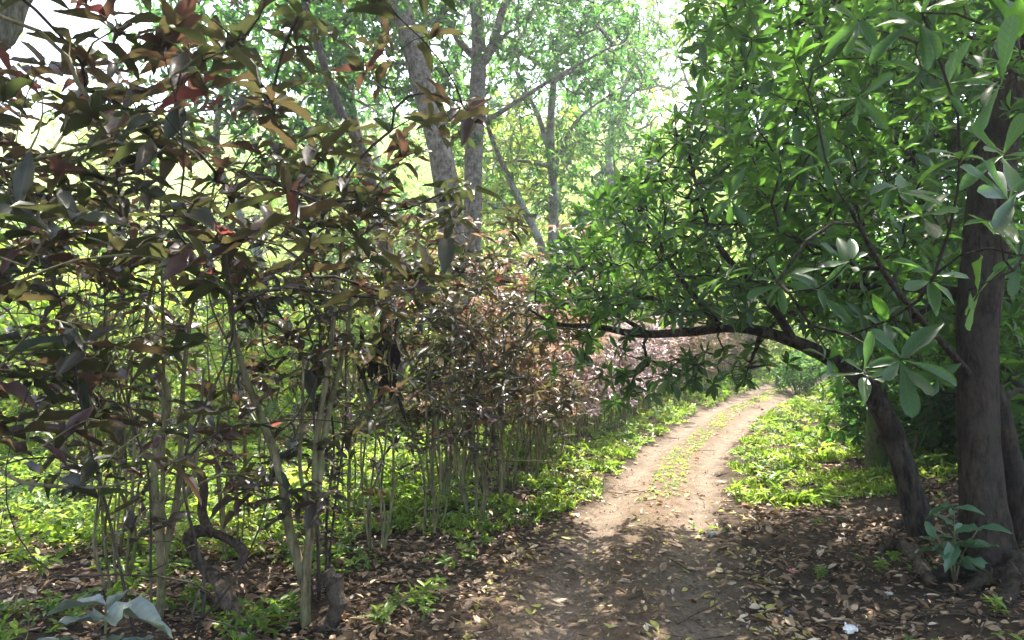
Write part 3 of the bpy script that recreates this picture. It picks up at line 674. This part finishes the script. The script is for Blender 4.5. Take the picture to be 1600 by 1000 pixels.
# tall pale tree, leaning
def simple(px_pts, Y, rad, **kw):
    pts=[at(px,py,Y) for px,py in px_pts]; b=pts[0].copy(); b[2]=gz(b[0],b[1])-.1
    pts=[b]+pts[1:] if pts[0][2]-b[2]<.3 else [b]+pts
    loc=(b[0],b[1],gz(b[0],b[1])); return loc,[(pts,rad)]
loc,tr=simple([(712,560),(708,400),(690,250),(655,110),(625,0),(610,-120),(600,-260)],14,[.28,.25,.23,.22,.21,.19,.16,.1])
tree('mottled_tree','thickest pale mottled trunk bending left behind the hedge','tree',loc,tr,
    [(220,at(600,-40,14.6),(2.8,2.2,1.5)),(190,at(590,60,15.2),(1.9,1.5,1.5)),(70,at(560,20,14),(1.2,1.5,1.2)),(60,at(700,-150,14),(2,2,1.5))],'forest_leaf','bark_pale',51,L=.17,W=.075,k=8,spread=.25,extra=1,
    limbs=[([at(640,60,14),at(600,0,14),at(520,-60,13.8),at(430,-140,13.5)],[.14,.1,.07,.04])])
loc,tr=simple([(735,560),(738,380),(740,260),(745,150),(748,60),(740,-40),(730,-200)],15.5,[.22,.19,.18,.175,.16,.14,.12,.08])
tree('mottled_tree','straight mottled trunk forking near the top, right of the thickest pale trunk','tree',loc,tr,
    [(230,at(770,20,15.9),(2.4,2.3,1.4)),(150,at(900,60,15.8),(1.7,1.8,1.2)),(100,at(760,-150,15.5),(2.6,2.6,1.8)),(50,at(720,180,15.8),(1.0,1.2,1.0))],'forest_leaf','bark_pale',52,L=.16,W=.07,k=8,spread=.25,extra=1,
    limbs=[([at(745,110,15.5),at(770,70,15.5),at(790,0,15.4),at(830,-90,15.3)],[.12,.1,.08,.05]),([at(742,90,15.5),at(715,60,15.4),at(690,10,15.3)],[.08,.06,.04]),([at(742,200,15.5),at(790,170,15.4),at(870,120,15.3),at(960,70,15.2)],[.06,.05,.035,.02])])
loc,tr=simple([(862,560),(863,420),(864,300),(860,200),(868,100),(880,20),(885,-60)],18,[.13,.12,.11,.105,.10,.08,.06,.04])
tree('grey_tree','slim pale grey tree standing alone in the gap beyond the path bend','tree',loc,tr,
    [(130,at(870,120,18),(2.4,2,1.6)),(60,at(820,280,18),(1.4,1.4,1.2)),(130,at(930,60,18),(2.3,2.2,1.6)),(50,at(930,260,18),(1.5,1.5,1.2))],'forest_leaf','bark_grey',53,L=.17,W=.075,k=7,spread=.3,extra=1,
    limbs=[([at(862,250,18),at(840,180,18),at(800,100,17.8)],[.07,.06,.03]),([at(865,270,18),at(900,190,18.2),at(980,130,18.4)],[.06,.04,.02]),([at(863,262,17.9),at(820,252,17.7),at(770,250,17.5)],[.05,.04,.02])])
loc,tr=simple([(880,560),(850,400),(810,310),(772,225),(740,130)],17,[.12,.11,.10,.08,.05,.03])
tree('grey_tree','thin tree leaning left against the slim pale grey tree','tree',loc,tr,
    [(70,at(770,210,17),(1.3,1.3,1.0)),(40,at(730,330,17),(1,1,.7))],'lime_leaf','bark_grey',54,L=.15,W=.065,k=7,spread=.25,extra=1)
loc,tr=simple([(640,560),(600,380),(565,240),(545,150),(550,40),(560,-60)],17.5,[.19,.17,.16,.15,.14,.11,.08])
tree('lichened_tree','grey lichened trunk seen through the hedge left of the thickest pale trunk','tree',loc,tr,
    [(90,at(540,-20,17.5),(2.4,2,1.6)),(60,at(480,60,17.5),(1.6,1.5,1.2))],'forest_leaf','bark_pale',55,L=.17,W=.075,k=7,spread=.3,extra=1)
loc,tr=simple([(620,560),(580,280),(530,170),(500,80),(470,-20),(440,-160)],11.5,[.085,.075,.07,.065,.06,.05,.04])
tree('dark_tree','dark thin trunk slanting up left among the hedge tops','tree',loc,tr,
    [(70,at(450,-60,11.5),(1.8,1.6,1.1)),(60,at(540,-80,11.5),(1.6,1.6,1.))],'forest_leaf','dark_stem',56,L=.17,W=.075,k=8,spread=.2,extra=1)
# leaning limb tree at the top left corner, shading the thicket
pts=[(-4.6,3.2,gz(-4.6,3.2)-.1),(-4.3,3.4,1.4),(-3.6,3.9,2.9),at(-30,60,4.4),at(40,-40,4.5),(-2.,4.6,4.7),(-1.2,4.5,5.6)]
tree('dark_tree','dark trunk crossing the top left corner of the view','tree',(-4.6,3.2,gz(-4.6,3.2)),[([np.array(p) for p in pts],[.17,.15,.13,.12,.11,.09,.05])],
    [(260,(-3.2,4.2,6.0),(2.6,3.2,1.0)),(60,(-4.2,7.5,6.2),(1.6,1.6,.8))],'forest_leaf','bark_grey',57,L=.17,W=.07,k=8,spread=.2,extra=0)
# right hand understorey trunks
for (px,py,Y,r,top,lab,sd) in ((1368,745,8.2,.085,5.2,'mossy pole-like trunk standing right behind the arching tree',61),(1462,700,9.0,.09,5.0,'thin straight trunk between the arching tree and the large tree',62),(1590,700,7.5,.1,5.5,'shadowy trunk behind the fused stem at the right edge',63),(1330,660,11.5,.11,6,'slim trunk wrapped in creepers beside the far bend of the path',64)):
    p=at(px,py,Y); b=np.array((p[0],p[1],gz(p[0],p[1])))
    pts=[b-np.array((0,0,.1)),b+np.array((.03,0,1.2)),b+np.array((-.05,.05,2.6)),b+np.array((.05,.1,top))]
    tree('understorey_tree',lab,'tree',b,[(pts,[r*1.3,r,r*.9,r*.6])],[(150,b+np.array((0,0,top*.85)),(2.0,1.6,1.7)),(60,b+np.array((.2,.3,2.2)),(1.3,1.0,1.0))],'forest_leaf','bark_moss',sd,L=.15,W=.06,k=8,spread=.2,extra=1,step=.3,r0=.004,rmax=.04,flute=.08)

# ------------------------------------------------------------------ bushes
def bush(name,label,cat,loc,seed,r,h,leaf,tips=160,L=.12,W=.05,k=8,tpl=LO,group=None,nst=5,extra=1,spread=.15):
    rng=np.random.default_rng(seed); root=empty(name,loc,label,cat,group); wv=Weave(rng,.2); ms=[]
    for i in range(nst):
        a=2*pi*i/nst+rng.uniform(-.4,.4); e=np.array((cos(a)*r*.5,sin(a)*r*.5,h*.65)); b=np.array((cos(a)*.08,sin(a)*.08,-.05))
        mb=MB(); P,R=tube(mb,[b,b+e*np.array((.2,.2,.4)),e],[.02,.015,.008],14,6,.06,rng); ms.append(mb); wv.limb(P,2,mb)
    wv.grow(ellip(rng,tips,(0,0,h*.52),(r,r,h*.5),.3),0,.6); wv.wood(.003,.4,.012,4)
    for mb in ms: mb.build('stem',M['stem'],root)
    P,D=wv.tip_arrays(); mb=MB(); n=len(P); ev=rng.random(n); A=nrm(D*.6+np.array((0,0,.6))+rng.normal(0,.3,(n,3)))
    rosettes(mb,tpl,P,A,k,rng,L,W,.3,.3,.4,ev)
    for q in range(extra): rosettes(mb,tpl,P+rng.normal(0,spread,(n,3)),A,k,rng,L,W,.3,.3,.4,ev)
    mb.build('foliage',M[leaf],root); return root
UG='green bushes in the shade right of the path'
B1=bush('green_bush','leafy green bush with drooping leaves at the right verge beside the creeper-wrapped trunk','bush',wpos(5.1,10.6),71,.9,1.9,'glossy_leaf',190,.14,.055,group=UG)
B2=bush('green_bush','dark low bush at the foot of the mossy pole-like trunk','bush',wpos(4.4,8.6),72,.8,1.2,'forest_leaf',170,.13,.05,group=UG)
for i,(x,y,s,src_,lab) in enumerate((
  (5.4,8.3,1.1,B1,'dark bush between the mossy trunk and the thin straight trunk'),
  (5.2,7.2,.95,B2,'low dark bush behind the base of the large tree'),
  (6.0,9.6,1.4,B1,'tall bush filling the gap behind the arching tree'),
  (4.6,6.6,.7,B2,'small dark bush just behind and right of the arching tree base'),
  (5.9,7.9,1.3,B1,'tall dark bush behind the large tree trunk'),
  (7.4,10.5,1.5,B1,'tall dark bush deep in the shade at the right edge'),
  (6.2,12.2,1.2,B1,'bright-topped bush where the path bends out of sight'),
  (5.0,9.3,.8,B2,'round low bush spilling over the right verge'),
  (7.6,14.5,1.3,B1,'bush on the inside of the far bend'),
  (8.3,13.2,1.6,B1,'tall bush behind the one on the inside of the far bend'),
  (6.3,6.3,1.2,B1,'bush at the right edge behind the fused stem'),
  (7.6,8.6,1.8,B1,'tallest shaded bush at the right edge'),
  (9.4,16.8,1.6,B1,'distant bush closing the view at the right of the path end'),
  (9.2,11.2,2.0,B1,'large bush in the deep shade behind the large tree'),
  (6.6,17.7,.8,B2,'small bush on the left bank at the far end of the path'),
  )):
    copy_tree(src_,wpos(x,y),i*1.3,s,lab,UG)
LG='light green bushes beyond the hedge'
B3=bush('light_green_bush','light green bush beyond the hedge below the pale trunks','bush',wpos(-2.2,12.5),81,1.3,2.0,'lime_leaf',200,.18,.085,group=LG)
B4=bush('light_green_bush','mid green bush beyond the hedge at the left edge','bush',wpos(-6.8,11.0),82,1.3,2.2,'weed_leaf',160,.18,.08,group=LG)
for i,(x,y,s,src_,lab) in enumerate((
  (-4.3,13.5,1.1,B3,'light green bush seen between the left stems and the forked stem'),
  (-8.5,14.5,1.4,B3,'broad light green bush at the left edge beyond the mid green one'),
  (-5.8,17.0,1.3,B4,'mid green bush at the foot of the slope behind the forked stem'),
  (-.6,15.5,1.2,B3,'light green bush between the two mottled trunks'),
  (1.2,17.5,1.3,B3,'light green bush under the slim grey tree'),
  (2.8,20.5,1.6,B4,'mid green bush behind the mauve part of the hedge'),
  (-2.6,19.0,1.6,B3,'large light green bush left of the thickest pale trunk'),
  (-11,19,1.9,B4,'largest mid green bush at the left edge below the slope'),
  (-8,21,1.6,B3,'light green bush at the foot of the slope on the left'),
  (5.0,22.5,1.8,B4,'mid green bush over the hedge where it meets the path bend'),
  (-3.4,10.2,.7,B4,'small mid green bush just beyond the near thicket'),
  (-5.4,9.6,.8,B3,'small light green bush beyond the left clump of stems'),
  )):
    copy_tree(src_,wpos(x,y),i*1.7+.4,s,lab,LG)

# ------------------------------------------------------------------ background trees
BG='trees on the slope beyond the hedge'
def bgtree(seed,x,y,h,r,leaf,label,tr=.14,crownlow=.35,group=BG,sc=1.):
    b=np.array((x,y,gz(x,y))); rng=np.random.default_rng(seed)
    pts=[b-np.array((0,0,.1)),b+np.array((rng.normal(0,.2),0,h*.3)),b+np.array((rng.normal(0,.4),0,h*.6)),b+np.array((rng.normal(0,.5),0,h*.9))]
    cr=[(60,b+np.array((rng.normal(0,r*.45),rng.normal(0,r*.4),h*q)),(r*.6,r*.6,h*.16)) for q in np.linspace(crownlow,1,5)]
    return tree('background_tree',label,'tree',b,[(pts,[tr*1.3,tr,tr*.8,tr*.4])],cr,leaf,'bark_grey',seed,L=.24*sc,W=.11*sc,k=7,spread=.4,extra=1,step=.6,r0=.008,rmax=.08,group=group,tk=8,tn=20)
T1=bgtree(101,4.2,27,12,4.2,'pale_leaf','sunny yellow-green tree between the slim grey tree and the arching tree crown')
bgtree(115,-5.2,15.5,8.5,2.4,'forest_leaf','leafy green tree filling the sky gap left of the lichened trunk',tr=.09,crownlow=.66)
bgtree(102,1.6,30,15,4.5,'forest_leaf','blue-green tree behind the slim grey tree')
bgtree(103,-6,36,9,4.2,'pale_leaf','yellow-green tree on the slope left of the dark slanting trunk')
bgtree(104,-15.5,30,8,3.6,'pale_leaf','dense yellow-green tree at the far left of the slope')
bgtree(105,7.5,24,10,4,'forest_leaf','green tree behind the arching tree crown')
bgtree(106,12.5,20,9,4.2,'forest_leaf','green tree beyond the path end at the right')
bgtree(107,9.5,31,15,5,'pale_leaf','tall pale yellow tree above the path end')
bgtree(108,-2.6,26,13,4.0,'forest_leaf','green tree directly behind the two mottled trunks')
bgtree(109,-11,44,8,5,'forest_leaf','green tree on the brow of the slope at left')
bgtree(110,-24,46,10,6,'pale_leaf','pale tree on the brow at the far left')
bgtree(111,-1,46,14,6,'forest_leaf','green tall tree on the brow behind the mottled trunks')
bgtree(112,16,26,13,6,'forest_leaf','green tree closing the view behind the large tree')
bgtree(117,-.4,21,7,2.6,'lime_leaf','bushy light green tree between the straight mottled trunk and the leaning thin tree',tr=.07,crownlow=.25)
bgtree(118,2.9,22.5,7.5,2.7,'forest_leaf','leafy young tree just right of the slim pale grey tree',tr=.07,crownlow=.3)
bgtree(119,-4.3,23,8,3,'forest_leaf','young tree seen low between the lichened trunk and the thickest trunk',tr=.07,crownlow=.35)
bgtree(113,9.5,13.5,7.5,3.,'forest_leaf','shaded tree behind the bushes at the right')
bgtree(114,7.8,7.0,7.5,2.8,'forest_leaf','shaded tree just outside the right edge',crownlow=.25)

# slope scrub, one far-off mass
def scrub():
    rng=np.random.default_rng(91); mb=MB()
    n=5200; y=23+55*rng.random(n)**1.1; x=-rng.random(n)*y*.85+y*.45
    z=H(x,y); h=rng.uniform(0,1.6,n)*(wav(x,y,.45)>0)+rng.uniform(0,.5,n)
    T=np.stack([x,y,z+h],1)
    for q in range(3):
        rosettes(mb,LO,T+rng.normal(0,.5,(n,3))*np.array((1,1,.5)),nrm(np.array((0,-.2,1.))+rng.normal(0,.4,(n,3))),7,rng,.32,.17,.3,.3,.4)
    tag(mb.build('slope_scrub',M['pale_leaf']),'pale yellow-green scrub covering the sunny slope beyond the hedge','scrub',kind='stuff')
scrub()

# ------------------------------------------------------------------ small things near the camera
def limbobj(name,label,cat,pts,rad,m,n=30,k=10,rough=.12,knots=(),seed=3,parts=()):
    loc=np.array(pts[0],float); mb=MB(); tube(mb,pts,[q*.8 for q in rad],n*2,14,rough*1.3,np.random.default_rng(seed),knots=knots or (.2,.55,.8),lump=.14)
    o=mb.build(name,M[m],None,origin=loc); o.location=tuple(loc); tag(o,label,cat)
    for (nm,pp,rr) in parts:
        mb=MB(); tube(mb,pp,rr,20,8,rough,np.random.default_rng(seed+1)); mb.build(nm,M[m],o,origin=loc)
    return o
def gpt(px,py,up=0): p=gp(px,py); return np.array((p[0],p[1],gz(p[0],p[1])+up))
Ys=gpt(500,985)[1]
limbobj('cut_stump','weathered cut stump leaning right beside the forked green stem','stump',
    [at(478,1003,Ys),at(505,985,Ys),at(528,950,Ys),at(522,915,Ys),at(508,893,Ys)],[.06,.05,.055,.05,.045],'dead_wood',rough=.14,seed=4)
Yt=gpt(385,985)[1]
limbobj('twisted_dead_branch','thick twisted dead branch rising from the litter left of the cut stump','branch',
    [at(392,992,Yt),at(370,960,Yt+.05),at(340,910,Yt+.2),at(308,872,Yt+.4),at(297,835,Yt+.45),at(330,832,Yt+.5),at(368,850,Yt+.5),at(382,868,Yt+.45),at(365,890,Yt+.4)],[.04,.048,.045,.042,.04,.036,.034,.03,.02],'dead_wood',n=50,rough=.12,seed=6,
    parts=[('side_branch',[at(330,834,Yt+.5),at(316,800,Yt+.5),at(318,760,Yt+.5),at(314,738,Yt+.5)],[.032,.028,.024,.018])])
Yr=gpt(1380,835)[1]
limbobj('surface_root','curved dark root looping out left of the arching trunk','root',
    [at(1418,808,Yr+.2),at(1400,825,Yr),at(1384,845,Yr-.05),at(1376,866,Yr-.15)],[.03,.032,.03,.03],'bark_arch',seed=8)
p1=gpt(1372,868,.03); p2=gpt(1405,866,.06); p3=gpt(1432,884,.05); p4=gpt(1452,915,.03)
limbobj('fallen_log','short brown fallen log lying in front of the arching trunk','log',[p1,p2,p3,p4],[.04,.05,.055,.045],'dead_wood',seed=9)
for i,(a,b,c,r,lab) in enumerate((((1440,900),(1500,905),(1560,885),.05,'thick root running left from the large tree'),((1500,935),(1545,915),(1600,905),.06,'dark root at the lower right corner under the large tree'),((1560,960),(1580,930),(1590,880),.055,'knotted root dropping from the fused stem'))):
    q=[gpt(*a,up=.0),gpt(*b,up=.04),gpt(*c,up=.05)]; limbobj('surface_root',lab,'root',q,[r*.5,r,r*1.1],'bark_big',seed=20+i,rough=.16)
for i,(a,b,r,lab) in enumerate((((1180,975),(1400,985),.008,'long thin stick on the bare soil at the bottom right'),((300,905),(210,950),.012,'dark stick behind the grey-leaved plant'),((640,800),(720,832),.014,'pale stick in the litter below the hedge'),((420,760),(560,805),.016,'long bleached stick lying under the near thicket'),((560,880),(700,900),.009,'thin stick pointing at the path under the small shrub'))):
    q=[gpt(*a,up=.015),gpt((a[0]+b[0])/2,(a[1]+b[1])/2,up=.03),gpt(*b,up=.02)]; limbobj('fallen_stick',lab,'stick',q,[r,r*.9,r*.5],'dead_wood',seed=40+i,n=16,k=7)

def leafplant(name,label,cat,loc,tips,L,W,leaf,k,seed,elev=.2,droop=.35,tpl=HI_ELL,sr=.006,group=None):
    rng=np.random.default_rng(seed); root=empty(name,loc,label,cat,group); P=[];A=[]
    for t in tips:
        t=np.array(t,float); mb=MB(); tube(mb,[(0,0,-.02),t*np.array((.3,.3,.5)),t],[sr,sr*.8,sr*.5],10,6,.04,rng); mb.build('stem',M['stem'],root)
        for f in (1,.75,.55): P.append(t*np.array((f*f,f*f,f)) if f<1 else t); A.append((t[0]*.5,t[1]*.5,1))
    mb=MB(); rosettes(mb,tpl,np.array(P),nrm(np.array(A)),k,rng,L,W,elev,droop,.2); mb.build('foliage',M[leaf],root); return root
leafplant('seedling_plant','bushy broad-leaved seedling at the foot of the large tree','plant',gpt(1492,915),[(0,0,.46),(-.13,-.02,.3),(.15,0,.34)],.19,.08,'seed_leaf',4,301)
g=gp(165,1010); Yg=2.75; q=at(165,958,Yg); 
leafplant('grey_leaved_plant','silvery grey-leaved plant at the bottom left corner','plant',(q[0],Yg,gz(q[0],Yg)),[(0,0,max(.1,q[2]-gz(q[0],Yg))+.03)],.24,.095,'grey_leaf',5,302,elev=.15,droop=.15,sr=.008)
q=at(20,995,2.9); leafplant('grey_leaved_plant','low silvery leaves cut off by the left edge below the larger grey plant','plant',(q[0],2.9,gz(q[0],2.9)),[(0,0,.42)],.2,.07,'grey_leaf',4,303,elev=.1,droop=.1)
SG='seedlings sprouting from the leaf litter'
for i,(px,py,s,lab) in enumerate(((440,870,.09,'bright seedling behind the twisted dead branch'),(300,945,.1,'leafy seedling right of the straight greenish stem'),(600,790,.1,'seedling among the stems behind the slender shrub'),(700,800,.1,'seedling at the hedge foot nearest the path'),(60,900,.1,'bright seedling in the litter at the lower left'),(360,880,.1,'seedling under the crook of the dead branch'),(1280,905,.06,'small seedling on the bare soil right of the path'),(1375,895,.06,'seedling left of the broad-leaved one'),(590,990,.09,'seedling at the bottom edge right of the cut stump'),(140,740,.1,'lime seedling beneath the left clump of stems'),(540,860,.09,'upright seedling between stump and slender shrub'),(830,770,.1,'weed tuft at the corner of the sunlit verge'),(1555,965,.07,'pale seedling at the lower right corner'),(1190,760,.1,'weed tuft on the sunlit right verge'),(1300,790,.1,'weed tuft where the right verge falls into shade'))):
    leafplant('seedling',lab,'seedling',gpt(px,py),[(0,0,s*1.4),(s*.5,s*.2,s)],s,s*.42,'weed_leaf',5,320+i,elev=.5,droop=.4,tpl=MID_ELL,sr=.003,group=SG)
# hanging dead leaves
mb=MB(); rng=np.random.default_rng(6); c=at(600,545,5.2); n=46
P=c+rng.normal(0,1,(n,3))*np.array((.07,.07,.13)); D=np.array((0,0,-1.))+rng.normal(0,.2,(n,3)); leaves(mb,MID_ELL,P,D,rng.normal(size=(n,3)),rng.uniform(.12,.22,n),rng.uniform(.03,.05,n),rng.random(n))
frusta(mb,np.array([c+(0,0,.02)]),np.array([c+(.02,.02,.9)]),np.array([.004]),np.array([.003]))
o=mb.build('dead_leaf_bunch',M['dead_leaf'],None,origin=c); o.location=tuple(c); tag(o,'bunch of blackened dead leaves hanging in the hedge','leaf bunch')
# scraps of rubbish
def scrap(label,p,s,col,seed,name='paper_scrap'):
    m,t,b=mat('scrap '+label[:12]); b.inputs['Base Color'].default_value=(*col,1); b.inputs['Roughness'].default_value=.6
    rng=np.random.default_rng(seed); n=9; u,v=np.meshgrid(np.linspace(-1,1,n),np.linspace(-1,1,n))
    z=rng.random((n,n))*.35*s+.2*s*np.sin(u*3+seed)*np.cos(v*2.5); X=u*s*(1+.2*rng.normal(size=(n,n))*.5); Y=v*s*.6*(1+.2*rng.normal(size=(n,n))*.5)
    z=z-z.min()+.004; V=np.stack([X,Y,z],-1).reshape(-1,3); a=(np.arange(n-1)[:,None]*n+np.arange(n-1)).ravel()
    V2=V-np.array((0,0,.003)); F=np.stack([a,a+1,a+1+n,a+n],1); mb=MB(); mb.add(V,F); mb.add(V2,F[:,::-1]); o=mb.build(name,m,None,smooth=False)
    o.location=tuple(p); o.rotation_euler=(0,0,seed); tag(o,label,'litter scrap')
scrap('crumpled white scrap on the soil at the bottom edge',gpt(1328,988),.055,(.75,.72,.68),1)
scrap('small pink scrap on the leaf litter right of the path',gpt(1237,896),.03,(.7,.2,.22),2)
scrap('pale crumpled scrap in the litter in front of the fallen log',gpt(1385,932),.035,(.42,.4,.33),3)
scrap('white scrap at the edge of the sunlit right verge',gpt(1318,845),.03,(.5,.49,.46),4)
scrap('greyish scrap at the edge of the right wheel rut',gpt(1112,838),.045,(.3,.3,.3),5)
scrap('dark crumpled scrap by the path edge at lower right',gpt(1222,960),.05,(.02,.02,.025),6)

# ------------------------------------------------------------------ haze
def haze():
    mb=MB(); x0,x1,y0,y1,z0,z1=-310,310,-210,410,-2,46
    V=[(x,y,z) for x in (x0,x1) for y in (y0,y1) for z in (z0,z1)]
    mb.add(V,[(0,1,3,2),(4,6,7,5),(0,4,5,1),(2,3,7,6),(0,2,6,4),(1,5,7,3)])
    m=bpy.data.materials.new('haze'); m.use_nodes=True; t=m.node_tree; t.nodes.remove(t.nodes['Principled BSDF'])
    v=t.nodes.new('ShaderNodeVolumePrincipled'); v.inputs['Density'].default_value=.0022; v.inputs['Color'].default_value=(.9,.95,1,1); v.inputs['Anisotropy'].default_value=.5
    t.links.new(v.outputs[0],t.nodes['Material Output'].inputs['Volume'])
    o=mb.build('haze',m,smooth=False); tag(o,'thin pale haze in the air among the trees','haze',kind='stuff')
HAZE=True
if HAZE: haze()
print('verts', sum(len(m.vertices) for m in bpy.data.meshes), 'polys', sum(len(m.polygons) for m in bpy.data.meshes))
